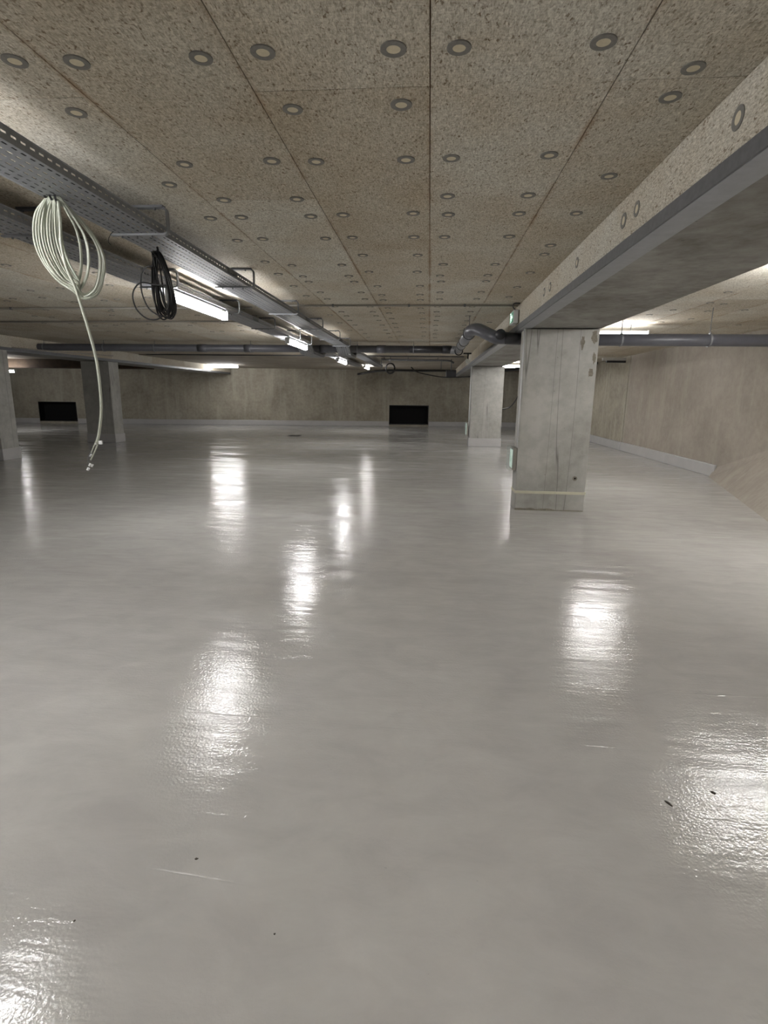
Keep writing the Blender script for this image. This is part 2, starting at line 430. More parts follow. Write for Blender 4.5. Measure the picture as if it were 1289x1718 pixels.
# ------------------------------------------------------------------ columns
def column(label, x0, x1, y0, y1, plinth=True):
    t = thing('concrete_column', label, 'column', ((x0+x1)/2, (y0+y1)/2, 0))
    bm = B(); box(bm, x0, x1, y0, y1, 0.0, HB-.009); s = obj('shaft', bm, 'conc', t, bevel=.012)
    if plinth:
        bm = B(); box(bm, x0-.018, x1+.018, y0-.018, y1+.018, 0.0, .25); obj('painted_foot', bm, 'paint', t, bevel=.008)
    return t
cn = column('tall bare concrete column in the right foreground, with pale tape round its foot', 1.185, 2.10, 7.25, 7.57, False)
bm = B(); box(bm, 1.18, 2.105, 7.245, 7.575, .225, .262); obj('tape_band', bm, 'tape', cn)
# rough mortar crust at the foot
bm = B(); random.seed(3)
xs = [1.19+i*.03 for i in range(31)]
lo = []; hi = []
for x in xs:
    h = .012+.03*max(0, mnoise.noise(Vector((x*9, 1, 0)))+.25) if x < 1.72 else .007
    lo.append((bm.verts.new((x, 7.236, 0)), bm.verts.new((x, 7.252, 0)))); hi.append((bm.verts.new((x, 7.243, h)), bm.verts.new((x, 7.252, h+.004))))
for i in range(30):
    bm.faces.new((lo[i][0], lo[i+1][0], hi[i+1][0], hi[i][0])); bm.faces.new((hi[i][0], hi[i+1][0], hi[i+1][1], hi[i][1]))
obj('mortar_crust', bm, 'rust', cn)
# honeycombed patches near the top right corner, bolt hole low down
def patch(bm, cx, cz, rx, rz, seed, yf=7.2485, n=40):
    c = bm.verts.new((cx, yf-.002, cz)); ring = []
    for k in range(n):
        a = 2*math.pi*k/n; r = 1+.55*mnoise.noise(Vector((math.cos(a)*1.7+seed, math.sin(a)*1.7, seed)))+.2*mnoise.noise(Vector((math.cos(a)*6+seed, math.sin(a)*6, seed)))
        ring.append(bm.verts.new((min(cx+rx*r*math.cos(a), 2.097), yf, min(cz+rz*r*math.sin(a), HB-.03))))
    for k in range(n): bm.faces.new((c, ring[k], ring[(k+1) % n]))
bm = B(); patch(bm, 2.04, 2.24, .035, .08, 1); patch(bm, 1.90, 2.16, .025, .07, 5); patch(bm, 2.06, 1.98, .02, .07, 9); patch(bm, 2.03, 1.80, .03, .05, 12)
obj('honeycomb_patch', bm, 'rust', cn)
bm = B(); p = at(965, 803, 7.243); ringd(bm, (p.x, 7.25, p.z), (0, -1, 0), .013, .03, .006, 18); obj('bolt_ring', bm, 'rust', cn)
bm = B(); cyl(bm, (p.x, 7.251, p.z), (p.x, 7.247, p.z), .0135, 14); obj('bolt_hole', bm, 'void', cn)  # flat black disc painted as the shade inside the hole
column('concrete column with grey painted foot farther along the right beam', 1.22, 2.16, 16.45, 16.85)
column('shadowed concrete column under the left beam, in front of the back wall', -10.12, -9.27, 15.4, 15.9)
column('concrete column cut off by the left edge of the photo', -9.98, -9.13, 10.9, 11.4)

# ------------------------------------------------------------------ lamps
def make_lamp(rod):
    t = thing('tube_lamp', 'x', 'lamp', (0, 0, 0))
    L = .72
    bm = B(); box(bm, -.026, .026, -L, L, .036, .075); obj('housing', bm, 'lampbody', t, bevel=.012)
    bm = B()                                             # rounded diffuser under the housing
    prof = [(.040*math.cos(a), .006-.040*math.sin(a)) for a in [-.75+(math.pi+1.5)*i/12 for i in range(13)]]
    ra = [[bm.verts.new((x, y, z)) for x, z in prof] for y in (-L+.02, L-.02)]
    for i in range(12): bm.faces.new((ra[0][i], ra[0][i+1], ra[1][i+1], ra[1][i]))
    bm.faces.new(ra[0]); bm.faces.new(ra[1][::-1]); bm.faces.new((ra[0][0], ra[1][0], ra[1][12], ra[0][12]))
    obj('diffuser', bm, 'tube', t, smooth=False)
    for s in (-1, 1):
        bm = B(); box(bm, -.043, .043, s*L-.010, s*L+.010, -.037, .077); obj('end_cap', bm, 'lampbody', t, bevel=.006)
    for s in (-1, 1):
        bm = B(); cyl(bm, (0, s*.45, .07), (0, s*.45, rod), .006, 8); obj('hanger_rod', bm, 'galv_d', t)
    return t
protos = {}
def lamp(x, y, z, rot, label, group, rod=.088):
    if rod not in protos: o = protos[rod] = make_lamp(rod)
    else: o = dup(protos[rod], (0, 0, 0))
    o.location = (x, y, z); o.rotation_euler = (0, 0, rot); o['label'] = label; o['group'] = group
GA = 'tube lamps under the cable trays'; GR = 'tube lamps of the right bay'; GL = 'tube lamps of the left bays'
XA = -2.56
lamp(XA+.02, 6.08, 2.40, 0, 'bright tube lamp behind the black cable coil', GA)
lamp(XA, 10.6, 2.40, 0, 'tube lamp under the trays just before the grey pipe', GA)
lamp(XA, 16.0, 2.40, 0, 'short looking bright lamp under the trays past the grey pipe', GA)
lamp(XA, 22.3, HC-.03-.088, 0, 'farthest bright lamp of the tray row, near the back wall', GA)
lamp(XA, 1.95, 2.40, 0, 'tube lamp above left of the camera, mirrored in the bottom left floor corner', GA)
lamp(XA, -4.0, HC-.089, 0, 'tube lamp behind the camera in the tray row', GA)
lamp(.3, -2.2, HC-.089, 0, 'unseen tube lamp added behind the camera to brighten the foreground', GA)  # added for foreground light; no lamp row runs over this aisle
hp = math.pi/2
lamp(3.6, 5.1, HC-.171, hp, 'tube lamp hidden over the wide beam, mirrored in the bright patch at lower right', GR, .17)
lamp(2.75, 9.4, HC-.171, hp, 'bright tube lamp beside the near column above the grey pipe', GR, .17)
lamp(2.75, 14.4, HC-.171, hp, 'tube lamp behind the near column', GR, .17)
lamp(2.75, 19.3, HC-.171, hp, 'tube lamp seen between the two right columns', GR, .17)
lamp(3.6, -1.0, HC-.171, hp, 'tube lamp behind the camera in the right bay', GR, .17)
p = at(372, 617, 22.5); lamp(p.x, 22.5, HC-.03-.088, hp, 'bright tube lamp at the far end of the left beam', GL)
p = at(-6, 623, 19.0); lamp(p.x, 19.0, p.z, hp, 'tube lamp at the left photo edge beyond the left columns', GL)

# ------------------------------------------------------------------ cable trays
def tray_mesh_bottom(x0, x1, path, slots=True):
    """perforated sheet following path [(y,z),...]; slots run lengthwise in staggered rows"""
    bm = B(); W = x1-x0
    rows = 6; sw = .0105; pitch = .055; sl = .032
    xsn = [x0]
    for r in range(rows):
        c = x0+W*(r+.5)/rows; xsn += [c-sw/2, c+sw/2]
    xsn.append(x1)
    def zat(y):
        for (a, za), (b_, zb) in zip(path, path[1:]):
            if y <= b_: return za+(zb-za)*max(0, (y-a))/(b_-a)
        return path[-1][1]
    y0, y1 = path[0][0], path[-1][0]
    ys = [y0]; k = 0
    while True:                                  # four cuts per pitch so that two staggers share one grid
        a = y0+k*pitch
        if a+pitch > y1: break
        ys += [a+.0045, a+.0232, a+.0275, a+.0368-.0, a+.0507]; k += 1
    ys = sorted(set(round(y, 5) for y in ys))+[y1]
    vs = [[bm.verts.new((x, y, zat(y))) for x in xsn] for y in ys]
    for j in range(len(ys)-1):
        m = ((ys[j]+ys[j+1])/2-y0) % pitch
        for i in range(len(xsn)-1):
            if i % 2 == 1:
                r = i//2
                if r % 2 == 0 and .0045 < m < .0368: continue
                if r % 2 == 1 and (m > .0275 or m < .0045): continue
            bm.faces.new((vs[j][i], vs[j][i+1], vs[j+1][i+1], vs[j+1][i]))
    return bm
def tray_side(x, path, h=.058, out=1):
    bm = B(); pitch = .055
    def zat(y):
        for (a, za), (b_, zb) in zip(path, path[1:]):
            if y <= b_: return za+(zb-za)*max(0, (y-a))/(b_-a)
        return path[-1][1]
    y0, y1 = path[0][0], path[-1][0]; ys = []; k = 0
    while y0+(k+1)*pitch < y1: ys += [y0+k*pitch, y0+k*pitch+.03]; k += 1
    ys.append(y1)
    zs = [0, .026, .034, h-.006, h]
    vs = [[bm.verts.new((x+(out*.004 if i == 4 else 0), y, zat(y)+z)) for i, z in enumerate(zs)] for y in ys]
    for j in range(len(ys)-1):
        for i in range(4):
            if i == 1 and j % 2 == 0: continue
            bm.faces.new((vs[j][i], vs[j][i+1], vs[j+1][i+1], vs[j+1][i]))
    return bm
def cable_tray(label, x0, x1, path, clad=None):
    t = thing('cable_tray', label, 'cable tray', ((x0+x1)/2, path[0][0], path[0][1]), 'perforated steel cable trays')
    for o in (obj('tray_base', tray_mesh_bottom(x0, x1, path), 'galv', t), obj('side_rail', tray_side(x1, path, out=1), 'galv', t),
              obj('side_rail', tray_side(x0, path, out=-1), 'galv', t)):
        sm = o.modifiers.new('sheet', 'SOLIDIFY'); sm.thickness = .0016; sm.offset = 0
    for y in (4.9, 7.9, 10.9):                   # splice plates
        bm = B()
        box(bm, x1+.002, x1+.006, y-.12, y+.12, path[0][1]+.006, path[0][1]+.05)
        for k in (-.08, -.03, .03, .08): cyl(bm, (x1+.006, y+k, path[0][1]+.012), (x1+.014, y+k, path[0][1]+.012), .006, 6)
        obj('splice_plate', bm, 'galv_d', t)
    return t
ZT = 2.49
path1 = [(.6, ZT), (11.85, ZT), (12.25, 2.325), (13.0, 2.325), (13.4, ZT), (20.5, ZT)]
path2 = [(.6, ZT), (11.5, ZT), (11.9, 2.325), (13.0, 2.325), (13.4, ZT), (20.5, ZT)]
cable_tray('perforated galvanised cable tray nearest the camera, holding both cable coils', -2.03, -1.75, path1)
cable_tray('second cable tray, running beside and left of the near one above the row of lamps', -2.80, -2.50, path2)
def zpath(path, y):
    for (a, za), (b_, zb) in zip(path, path[1:]):
        if y <= b_: return za+(zb-za)*max(0, (y-a))/(b_-a)
    return path[-1][1]
random.seed(11)
for nm, xs_, path, n in (('near', (-2.0, -1.79), path1, 3), ('second', (-2.76, -2.55), path2, 2)):
    for k in range(n):
        x = xs_[0]+(xs_[1]-xs_[0])*(k+.5)/n
        bm = B(); r = (.011, .008, .013)[k]
        pts = [(x+.018*math.sin(y*1.3+k*2), y, zpath(path, y)+r+.003) for y in [.7+.25*i for i in range(79)]]
        tube(bm, pts, r, 8)
        tag(obj('power_cable', bm, 'black' if k % 3 else 'pvc_l', None, True), '%s cable lying in the %s cable tray, %s' % (('light grey', 'thin black', 'thick black')[k], nm, ('along its left edge', 'in its middle' if n == 3 else 'along its right side', 'along its right edge')[k]), 'cable', 'cables lying in the %s tray' % nm)
# C brackets carrying the trays
def make_bracket(drop):
    t = thing('tray_bracket', 'x', 'bracket', (0, 0, 0))
    def sweep(pts, w=.012, dpt=.015):
        bm = B(); P = [Vector(p) for p in pts]; rings = []
        for i, p in enumerate(P):
            d = (P[min(i+1, len(P)-1)]-P[max(0, i-1)]).normalized(); nrm = Vector((d.z, 0, -d.x))
            rings.append([bm.verts.new(p+nrm*a+Vector((0, b_, 0))) for a, b_ in ((-w/2, -dpt), (w/2, -dpt), (w/2, dpt), (-w/2, dpt))])
        for A_, B_ in zip(rings, rings[1:]):
            for k in range(4): bm.faces.new((A_[k], A_[(k+1) % 4], B_[(k+1) % 4], B_[k]))
        bm.faces.new(rings[0][::-1]); bm.faces.new(rings[-1]); return bm
    h = -.012; zb = -drop; R = .03
    arc1 = [(.05-R+R*math.sin(a), 0, h-R+R*math.cos(a)) for a in [math.pi/2*i/5 for i in range(6)]]
    arc2 = [(.05-R+R*math.cos(a), 0, zb+R-R*math.sin(a)) for a in [math.pi/2*i/5 for i in range(6)]]
    obj('hanger_frame', sweep(arc1+arc2+[(-.33, 0, zb)]), 'galv', t)
    bm = B(); box(bm, -.20, .03, -.022, .022, -.014, .0)
    obj('ceiling_arm', bm, 'galv_d', t)  # darker steel than the frame: shade under the ceiling put into the colour
    for x in (-.17, -.03):
        bm = B(); cyl(bm, (x, 0, -.0145), (x, 0, -.024), .008, 6); obj('fixing_bolt', bm, 'galv_d', t)
    for x in (-.26, -.16, -.06):
        bm = B(); cyl(bm, (x, 0, zb-.0065), (x, 0, zb-.018), .006, 6); obj('clip_nut', bm, 'galv_d', t)
    return t
names = ['nearest the camera', 'second in line', 'third in line', 'fourth in line', 'fifth in line', 'at the drop before the grey pipe', 'beyond the grey pipe']
for xr, ys_, path, nm in ((-1.745, (3.62, 5.35, 7.12, 8.75, 10.4, 11.75, 13.7), path1, 'near'), (-2.495, (3.62, 5.35, 7.08, 8.7, 10.4, 11.4, 13.6), path2, 'second')):
    for i, y in enumerate(ys_):
        o = make_bracket(HC-zpath(path, y)+.008); o.location = (xr, y, HC)
        o['label'] = 'C-shaped steel hanger of the %s cable tray, %s' % (nm, names[i]); o['group'] = 'hangers of the %s cable tray' % nm

# ------------------------------------------------------------------ cable coils
def loop_pts(top, bot, wide, skew, depth, n=26, ph=0.0):
    """hanging teardrop loop in the plane of the tray side; starts and ends at the top"""
    out = []; ax = bot-top; L = ax.length
    for i in range(n+1):
        t = i/n; a = 2*math.pi*t
        s = (1-math.cos(a))/2                            # 0 top .. 1 bottom .. 0
        lat = -math.sin(a)*wide*(.55+.45*s)
        out.append(top+ax*s+Vector((lat+skew*math.sin(math.pi*s)*.5, depth*math.sin(a+ph), 0)))
    return out
random.seed(5)
YC = 2.95
t = thing('cable_coil', 'loose white cable coil tied under the near tray, its long end hanging down', 'cable', tuple(at(90, 332, YC)))
pts = []
tops = [at(78, 330, YC), at(84, 333, YC), at(92, 336, YC), at(100, 340, YC), at(108, 344, YC)]
LO = [(76, 332), (59, 358), (57, 398), (70, 438), (96, 470), (122, 486)]; LI = [(98, 339), (101, 375), (106, 410), (116, 440), (127, 462), (133, 472)]
RO = [(142, 502), (166, 492), (177, 460), (174, 425), (152, 388), (120, 354)]; RI = [(131, 474), (136, 448), (134, 412), (126, 382), (114, 358), (105, 344)]
for i in range(11):
    f = ((i*5) % 11)/10; h = min(1, max(0, f+random.uniform(-.3, .3))); da = random.uniform(-.05, .05); db = random.uniform(-.07, .07)
    for k in range(6):
        a, b_ = LO[k], LI[k]; pts.append(at(a[0]+(b_[0]-a[0])*f, a[1]+(b_[1]-a[1])*f+random.uniform(-2, 2), YC+da*math.sin(k*.6)))
    f = h**1.3
    for k in range(6):
        a, b_ = RO[k], RI[k]; pts.append(at(a[0]+(b_[0]-a[0])*f, a[1]+(b_[1]-a[1])*f+random.uniform(-2, 2), YC+.03+db*math.sin(k*.6)))
    pts.append(at(92+random.uniform(-8, 8), 333+random.uniform(-3, 3), YC+.01))
bm = B(); tube(bm, smooth_pts(pts, 6), .0056, 8); obj('loops', bm, 'cable', t, True)
tail = [at(*q, YC-.05) for q in ((98, 338), (101, 370), (103, 410), (112, 450), (126, 482), (140, 525), (152, 565), (162, 605), (168, 650), (170, 690), (167, 722), (163, 744))]
bm = B(); tube(bm, smooth_pts(tail, 6), .0078, 10); tl = obj('hanging_end', bm, 'cable', t, True)
bm = B(); tube(bm, smooth_pts([at(*q, YC-.05) for q in ((166, 724), (162, 738), (157, 750), (153, 760))], 5), .0035, 8)
tube(bm, smooth_pts([at(*q, YC-.05) for q in ((164, 740), (163, 748), (158, 760), (152, 772))], 5), .004, 8); obj('split_wires', bm, 'cable', tl, True)
bm = B()
for q, r in (((152, 764), .005), ((151, 780), .0065), ((148, 787), .0075), ((155, 781), .005), ((162, 744), .006)):
    c = at(*q, YC-.05); cyl(bm, c-Vector((.004, 0, .006)), c+Vector((.004, 0, .006)), r, 10)
c = at(169, 743, YC-.05); box(bm, c.x-.01, c.x+.01, c.y-.004, c.y+.004, c.z-.008, c.z+.012)
obj('connector', bm, 'lampbody', tl)
bm = B(); tube(bm, smooth_pts([at(*q, YC-.05) for q in ((153, 758), (148, 766), (148, 774), (151, 779))], 4), .002, 6); obj('steel_hook', bm, 'galv_d', tl)
bm = B()
for q in ((74, 322), (84, 326), (94, 333)):
    c = at(*q, YC); ringd(bm, c, (1, .3, .1), .026, .033, .01, 14)
    tube(bm, [c+Vector((0, -.02, .03)), c+Vector((-.012, -.03, .055)), c+Vector((-.03, -.03, .04))], .0025, 6)
obj('cable_tie', bm, 'black', t)

YK = 3.85
t = thing('cable_coil', 'tight black cable coil hanging under the near tray beside the lamp', 'cable', tuple(at(265, 424, YK)))
pts = []; random.seed(9)
for i in range(13):
    a = (262+random.uniform(-4, 5), 424+random.uniform(-2, 3)); b_ = (281+random.uniform(-8, 9), 536+random.uniform(-18, 3))
    pts += loop_pts(at(*a, YK), at(*b_, YK+random.uniform(-.05, .05)), random.uniform(.05, .125), random.uniform(-.02, .03), random.uniform(.02, .07), ph=random.uniform(-.5, .5))
bm = B(); tube(bm, smooth_pts(pts, 2), .0052, 8); obj('loops', bm, 'black', t, True)
bm = B()
tube(bm, smooth_pts([at(*q, YK-.04) for q in ((258, 446), (244, 449), (237, 464), (238, 490), (248, 515), (262, 527), (272, 530))], 6), .0052, 8)
tube(bm, smooth_pts([at(*q, YK-.04) for q in ((285, 479), (262, 478), (238, 474), (226, 484), (223, 500), (230, 520), (246, 534), (262, 536), (274, 530))], 6), .0052, 8)
obj('loose_loops', bm, 'black', t, True)
bm = B(); c = at(265, 430, YK); ringd(bm, c-Vector((0, 0, .01)), (0, 0, 1), .03, .036, .012, 16)
tube(bm, [c+Vector((0, 0, .0)), c+Vector((.005, 0, .03)), c+Vector((.0, 0, .06))], .008, 6); obj('cable_tie', bm, 'black', t)
bm = B(); tube(bm, smooth_pts([at(*q, 3.6) for q in ((190, 388), (184, 396), (182, 405), (186, 411))], 5), .0018, 6)
tag(obj('tie_wire', bm, 'black'), 'short dark tie wire curling below the near tray at its first hanger', 'wire')

# ------------------------------------------------------------------ drain pipe and hangers
t = thing('drain_pipe', 'thick grey drain pipe crossing the whole hall under the ceiling with an S bend', 'pipe', (0, 12.5, 2.48))
yp, zp = 12.5, 2.485
def seg(name, a, b_, r, mat): bm = B(); cyl(bm, a, b_, r, 24); obj(name, bm, mat, t, True)
def cap_smooth(o): pass
xc = at(750, 588, yp).x
seg('pipe_run', (-23.9, yp, 2.49), (at(688, 588, yp).x, yp, zp), .080, 'pvc')
seg('dark_pipe_run', (at(688, 588, yp).x, yp, zp), (xc, yp, zp), .081, 'pvc_d')
seg('pipe_run', (xc, yp, zp), (.52, yp, zp), .080, 'pvc')
for px in (8, 340, 418, 545, 640, 750):
    x = at(px, 586, yp).x; bm = B(); cyl(bm, (x-.1, yp, zp), (x+.1, yp, zp), .088, 24); obj('coupling', bm, 'pvc_d' if px in (8, 750) else 'pvc', t, True)
D = [Vector((.45, 12.5, 2.475)), Vector((.58, 12.42, 2.475)), Vector((.60, 12.2, 2.475))]
bm = B(); tube(bm, smooth_pts(D, 6), .084, 20); obj('elbow', bm, 'pvc_l', t, True)
e0 = at(789, 557, 8.15)
bm = B(); cyl(bm, D[-1], e0, .080, 24); obj('sloping_run', bm, 'pvc_l', t, True)
S = [e0+Vector((-.003, .10, .0)), e0+Vector((.02, -.05, .018)), at(803, 553, 7.95), at(818, 560, 7.78), at(832, 566, 7.68), at(848, 567, 7.66)]
bm = B(); tube(bm, smooth_pts(S, 8), .083, 20); obj('elbow', bm, 'pvc', t, True)
zr = 2.245; yr = 7.70
seg('pipe_run', (at(842, 567, 7.66).x, 7.66, at(848, 567, 7.66).z), (1.25, yr, zr), .079, 'pvc_d')
seg('pipe_run', (1.24, yr, zr), (5.55, yr, zr), .078, 'pvc')
bm = B(); c = at(840, 561, 7.55); cyl(bm, c, c+Vector((0, .13, -.01)), .062, 24); cyl(bm, c+Vector((0, -.012, 0)), c+Vector((0, .03, 0)), .068, 24); obj('branch_cap', bm, 'pvc_d', t, True)
bm = B(); ringd(bm, at(770, 589, 12.1), (0, 1, 0), .07, .093, .05); obj('socket_ring', bm, 'pvc_d', t)
def hanger(x, y, z, r, label):
    h = thing('pipe_hanger', label, 'hanger', (x, y, z), 'pipe hangers')
    bm = B(); ringd(bm, (x-.012, y, z), (1, 0, 0), r, r+.006, .024, 24); obj('clamp_ring', bm, 'galv', h)
    bm = B(); cyl(bm, (x, y, z+r), (x, y, HC), .005, 8); obj('threaded_rod', bm, 'galv_d', h)
    bm = B(); cyl(bm, (x, y, z+r+.004), (x, y, z+r+.022), .012, 8); obj('clamp_nut', bm, 'galv', h)
    return h
for px, nm in ((75, 'on the left pipe run, leftmost in the photo'), (175, 'on the left pipe run behind the dangling white cable'), (260, 'on the left pipe run, right of the dangling white cable'), (421, 'on the pipe run just left of the trays'),
               (600, 'on the pipe run just right of the trays'), (694, 'on the black stretch of pipe above the dark wall opening')):
    x = at(px, 586, yp).x; hanger(x, yp, 2.48, .0815, 'steel clamp and rod '+nm)
for px, nm in ((1042, 'on the right pipe run next to the column'), (1190, 'on the right pipe run in front of the beige wall')):
    x = at(px, 571, yr).x; hanger(x, yr, zr, .079, 'steel clamp and rod '+nm)
def dir_hanger(f, nm):
    p = D[-1].lerp(e0, f); h = thing('pipe_hanger', 'dark clamp and rod on the sloping pipe length, '+nm, 'hanger', tuple(p), 'pipe hangers')
    bm = B(); ringd(bm, p, (e0-D[-1]).normalized(), .0815, .09, .03); obj('clamp_ring', bm, 'pvc_d', h)
    bm = B(); cyl(bm, p+Vector((0, 0, .08)), (p.x, p.y, HC), .005, 8); obj('threaded_rod', bm, 'galv_d', h)
for f, nm in ((.28, 'farthest'), (.55, 'middle'), (.93, 'nearest, by the S bend')): dir_hanger(f, nm)

# ------------------------------------------------------------------ conduits, cables
def conduit(label, pts, r, mat='conduit', clips=()):
    t = thing('electrical_conduit', label, 'conduit', tuple(pts[0]))
    bm = B(); tube(bm, pts, r, 10); obj('conduit_tube', bm, mat, t, True)
    for c in clips:
        bm = B(); box(bm, c[0]-.012, c[0]+.012, c[1]-r-.006, c[1]+r+.006, c[2]-r-.003, HC-.0005); obj('clip', bm, 'galv_d', t)
    return t
zc = HC-.018
conduit('thin grey conduit clipped across the ceiling from the trays to the right beam', [(-2.35, 7.42, zc), (1.09, 7.42, zc)], .012, clips=[(x, 7.42, zc) for x in (-1.3, -.3, .42)])
conduit('thin grey conduit across the left ceiling, nearer of two', [(-9.1, 7.75, zc), (-2.45, 7.6, zc)], .014, clips=[(x, 7.68, zc) for x in (-7.5, -6, -4.5)])
conduit('thin grey conduit across the left ceiling, farther of two', [(-9.1, 9.2, zc), (-2.9, 9.0, zc)], .014)
conduit('thin pipe between the two cable trays close under the ceiling', [(-2.28, 1.5, HC-.03), (-2.28, 11.5, HC-.03)], .02, 'galv')
conduit('pale conduit running down beside the left edge of the near column', [(1.168, 7.235, .84), (1.168, 7.235, HB-.01)], .009, 'lampbody')
conduit('pale conduit down the left edge of the farther right column', [(1.19, 16.42, .6), (1.19, 16.42, HB-.01)], .012, 'lampbody')
conduit('thin conduit following the joint of the far ceiling boards', [(-8.9, 16.9, HC-.02), (1.0, 16.9, HC-.02)], .018, 'galv_d')
P = [at(*q, 17.2) for q in ((640, 603), (700, 604.5), (750, 605), (762, 609))]
t = thing('flexible_conduit', 'ribbed flexible conduit stretched under the far ceiling', 'conduit', tuple(P[0]))
sp = smooth_pts(P, 40); bm = B(); tube(bm, sp, .03, 8, rr=[.026 if i % 2 else .034 for i in range(len(sp))]); obj('ribbed_hose', bm, 'galv_d', t)
for px in (645, 685, 735):
    p = at(px, 604, 17.2); bm = B(); cyl(bm, p, (p.x, p.y, HC-.03), .012, 8); obj('hanger_rod', bm, 'galv_d', t)
bm = B(); tube(bm, smooth_pts([at(*q, 18) for q in ((600, 628), (640, 622), (700, 622), (756, 622))], 6), .035, 8)
t = thing('cable_bundle', 'thick black cable bundle running right from the far end of the trays', 'cable', tuple(at(600, 628, 18)))
obj('bundle', bm, 'black', t, True)
for px in (640, 740):
    bm = B(); c = at(px, 622, 18); cyl(bm, c, (c.x, c.y, HC-.03), .012, 8); obj('hanger_rod', bm, 'galv_d', t)
bm = B(); tube(bm, smooth_pts([at(*q, 17.6) for q in ((690, 616), (700, 624), (725, 630), (750, 633))]+[Vector((1.21, 16.65, at(786, 632, 16.65).z))], 6), .016, 8)
tag(obj('black_cable', bm, 'black', None, True), 'thin black cable sagging toward the farther right column', 'cable')
bm = B(); c = at(655, 618, 17)
for k in range(3): 
    pp = [c+Vector((math.cos(a)*(.12+.012*k), .03*k, math.sin(a)*(.14+.01*k))) for a in [2*math.pi*i/28 for i in range(29)]]; tube(bm, pp, .012, 6)
t = thing('cable_coil', 'small round black cable coil at the far end of the trays', 'cable', tuple(c))
obj('loops', bm, 'black', t, True)
bm = B(); cyl(bm, c+Vector((0, .03, .13)), (c.x, c.y+.03, HC-.03), .01, 8); obj('tie_wire', bm, 'galv_d', t)
t = thing('junction_box', 'dark junction box hanging before the farther right column', 'box', tuple(at(757, 628, 17.8)))
bm = B(); c = at(757, 627, 17.8); box(bm, c.x-.16, c.x+.16, 17.75, 17.95, c.z-.11, c.z+.11); obj('box_body', bm, 'black', t, bevel=.01)
bm = B(); cyl(bm, (c.x, 17.85, c.z+.1), (c.x, 17.85, HC-.03), .014, 8); obj('hanger_rod', bm, 'galv_d', t)
bm = B(); box(bm, c.x-.15, c.x+.15, 17.73, 17.749, c.z-.1, c.z+.1); obj('box_lid', bm, 'pvc_d', t, bevel=.005)
# dark cable line and drooping loop seen between the right columns
a = at(845, 621, 18.6); b_ = at(1047, 609, 18.6); b_.x = min(b_.x, 5.4)
bm = B(); tube(bm, [a, a.lerp(b_, .5), b_], .055, 8); tag(obj('black_pipe', bm, 'black', None, True), 'black pipe below the lamp between the right columns', 'pipe')
bm = B(); tube(bm, smooth_pts([at(*q, 16.7) for q in ((877, 620), (876, 640), (869, 665), (858, 681), (848, 686), (838, 686))], 8), .016, 8)
tag(obj('drooping_cable', bm, 'black', None, True), 'black cable drooping in a curve beside the farther right column', 'cable')
bm = B(); p = at(190, 597, 12.0); q_ = at(20, 583, 10.2); tube(bm, [q_, q_.lerp(p, .5)-Vector((0, 0, .01)), p], .011, 8)
tag(obj('slack_cable', bm, 'conduit', None, True), 'pale slack cable under the left end of the grey pipe', 'cable')
bm = B(); c = at(1031, 604, 16.0)
t = thing('wall_bracket', 'short pale bracket with dark end high in the right far corner', 'bracket', tuple(c))
box(bm, c.x-.32, c.x+.30, 15.95, 16.05, c.z-.02, c.z+.06); obj('rail', bm, 'conduit', t, bevel=.006)
bm = B(); box(bm, c.x-.22, c.x+.30, 15.94, 16.04, c.z-.075, c.z-.021); obj('black_clip', bm, 'black', t)  # plain black clip below the rail

# ------------------------------------------------------------------ exit signs
def running_man(bm, cx, cz, s, put):
    """simple exit pictogram: doorway, figure, arrow; put(u,v) -> 3-D"""
    def quad(pts): bm.faces.new([bm.verts.new(put(cx+a*s, cz+b_*s)) for a, b_ in pts])
    quad([(.55, -.8), (.62, -.8), (.62, .8), (.55, .8)]); quad([(1.2, -.8), (1.27, -.8), (1.27, .8), (1.2, .8)]); quad([(.55, .72), (1.27, .72), (1.27, .8), (.55, .8)])
    quad([(-.05, -.05), (.18, -.1), (.32, .35), (.08, .4)])                                  # trunk
    quad([(.15, .45), (.32, .45), (.32, .62), (.15, .62)])                                   # head
    quad([(0, 0), (.14, 0), (-.05, -.4), (-.18, -.36)]); quad([(-.18, -.36), (-.05, -.4), (-.4, -.62), (-.46, -.5)])
    quad([(.06, 0), (.2, -.02), (.42, -.3), (.3, -.4)]); quad([(.3, -.4), (.42, -.3), (.4, -.75), (.28, -.75)])
    quad([(.26, .33), (.3, .22), (.55, .12), (.52, .24)]); quad([(.08, .36), (.14, .26), (-.12, .02), (-.2, .1)])
    quad([(-1.3, -.06), (-.75, -.06), (-.75, .06), (-1.3, .06)]); quad([(-1.3, -.06), (-1.3, .06), (-1.02, .32), (-1.1, .38)]); quad([(-1.3, .06), (-1.3, -.06), (-1.1, -.38), (-1.02, -.32)])
t = thing('exit_sign', 'small green exit sign on the beam side near the near column top', 'sign', (1.05, 7.6, 2.5))
bm = B(); box(bm, 1.045, 1.107, 7.40, 7.72, 2.42, 2.58); obj('sign_housing', bm, 'lampbody', t, bevel=.006)
bm = B(); box(bm, 1.041, 1.0448, 7.415, 7.705, 2.435, 2.565); obj('sign_panel', bm, 'green', t)
bm = B(); running_man(bm, 7.57, 2.5, .075, lambda u, v: (1.0400, u, v)); obj('pictogram', bm, 'signwhite', t)
bm = B(); tube(bm, smooth_pts([(1.1, 7.26, 2.635), (1.03, 7.28, 2.635), (1.02, 7.33, 2.61), (1.05, 7.4, 2.59), (1.075, 7.44, 2.575)], 5), .008, 8)
tag(obj('sign_cable', bm, 'black', None, True), 'short black cable hooking down to the exit sign on the beam', 'cable')
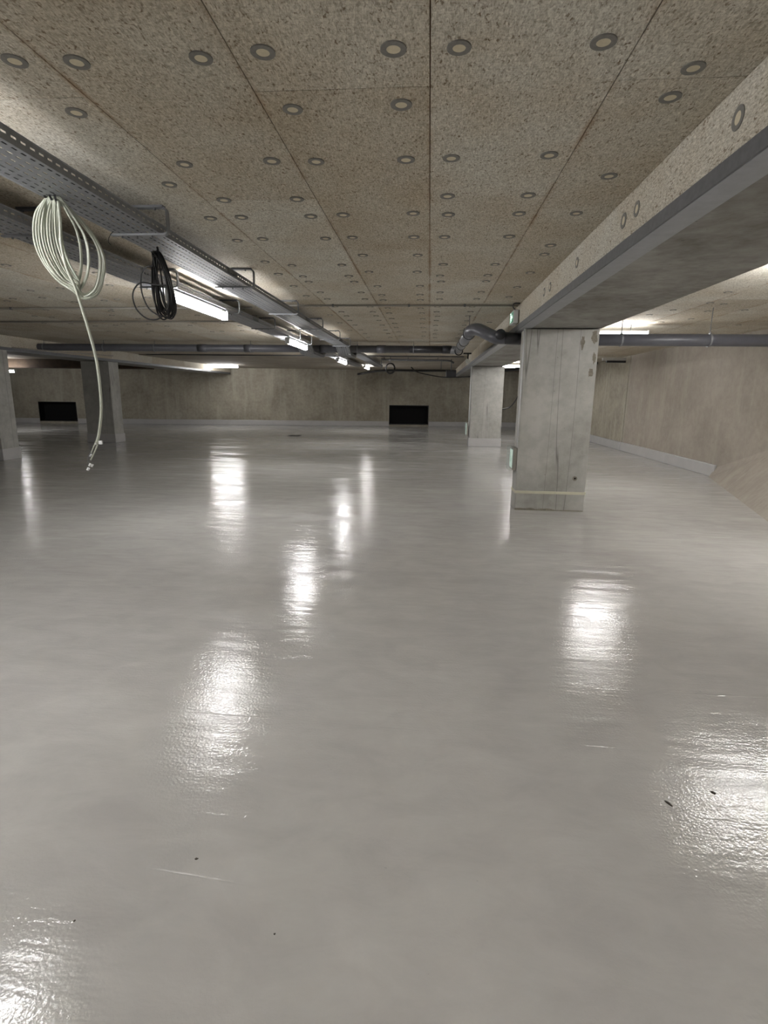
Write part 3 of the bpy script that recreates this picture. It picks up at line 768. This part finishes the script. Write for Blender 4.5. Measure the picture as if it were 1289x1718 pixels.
def low_sign(label, X, y0, y1, z0, z1):
    t = thing('escape_light', label, 'sign', (X, (y0+y1)/2, z0), 'low escape lights on the right columns')
    bm = B(); box(bm, X-.055, X-.001, y0, y1, z0, z1); obj('back_box', bm, 'conduit', t, bevel=.008)
    bm = B(); box(bm, X-.062, X-.056, y0+.03, y1-.03, z0+.03, z1-.03); obj('sign_panel', bm, 'pale', t)
    m = (y0+y1)/2; zm = (z0+z1)/2
    bm = B(); running_man(bm, m, zm, (y1-y0)/3.4, lambda u, v: (X-.0635, u, v)); obj('pictogram', bm, 'green', t)
    bm = B(); box(bm, X-.10, X-.055, y0-.012, y1+.012, z0-.012, z1+.012)
    top = [f for f in bm.faces]; bmesh.ops.solidify(bm, geom=top, thickness=.003); obj('clear_cover', bm, 'clear', t, bevel=.01)
low_sign('clear covered green escape light low on the left face of the near column', 1.185, 7.27, 7.53, .53, .83)
low_sign('small escape light low on the left face of the farther right column', 1.20, 16.5, 16.8, .32, .70)
t = thing('spot_light', 'small globe fitting on the beam side above the farther right column', 'lamp', tuple(at(785, 606, 15.6)))
c = at(785, 606, 15.6)
bm = B(); bmesh.ops.create_uvsphere(bm, u_segments=14, v_segments=8, radius=.07, matrix=Matrix.Translation(c)); obj('globe', bm, 'clear', t, True)
bm = B(); cyl(bm, c+Vector((0, 0, .06)), (c.x, c.y, HC), .02, 10); cyl(bm, c+Vector((-.13, 0, HC-c.z-.02)), c+Vector((.12, 0, HC-c.z-.02)), .02, 8); obj('mount_arm', bm, 'black', t)

# ------------------------------------------------------------------ floor bits
c = atz(495, 731, 0)
t = thing('floor_drain', 'small dark slotted floor drain far off in the hall floor', 'drain', (c.x, c.y, 0))
bm = B(); box(bm, c.x-.22, c.x+.22, c.y-.22, c.y+.22, 0.0005, .004); obj('drain_frame', bm, 'galv_d', t)
bm = B()
for k in range(8): box(bm, c.x-.19, c.x+.19, c.y-.19+k*.05, c.y-.165+k*.05, .004, .007)
obj('grate', bm, 'black', t)
random.seed(21)
def crumb(px, py, sx, sy_, label, rz):
    p = atz(px, py, 0); bm = B()
    bmesh.ops.create_icosphere(bm, subdivisions=2, radius=1)
    for v in bm.verts:
        k = 1+.45*mnoise.noise(v.co*1.6+Vector((px, py, 0)))
        v.co = Vector((v.co.x*sx*k, v.co.y*sy_*k, max(0, v.co.z)*min(sx, sy_)*.5*k))
    o = obj('debris_crumb', bm, 'debris'); o.location = (p.x, p.y, .0003); o.rotation_euler = (0, 0, rz)
    tag(o, label, 'debris', 'bits stuck on the floor')
crumb(1122, 1348, .006, .018, 'small grey chip on the bright lamp reflection, left of two', .5)
crumb(1197, 1330, .007, .010, 'small grey chip on the bright lamp reflection, right of two', 1.1)
crumb(330, 1441, .006, .004, 'tiny pale chip on the lower left of the floor', .2)
crumb(461, 1567, .003, .003, 'tiny black speck near the bottom of the floor', 0)
crumb(125, 1545, .003, .003, 'tiny speck at the bottom left of the floor', 0)
print('plugs', plug_count)
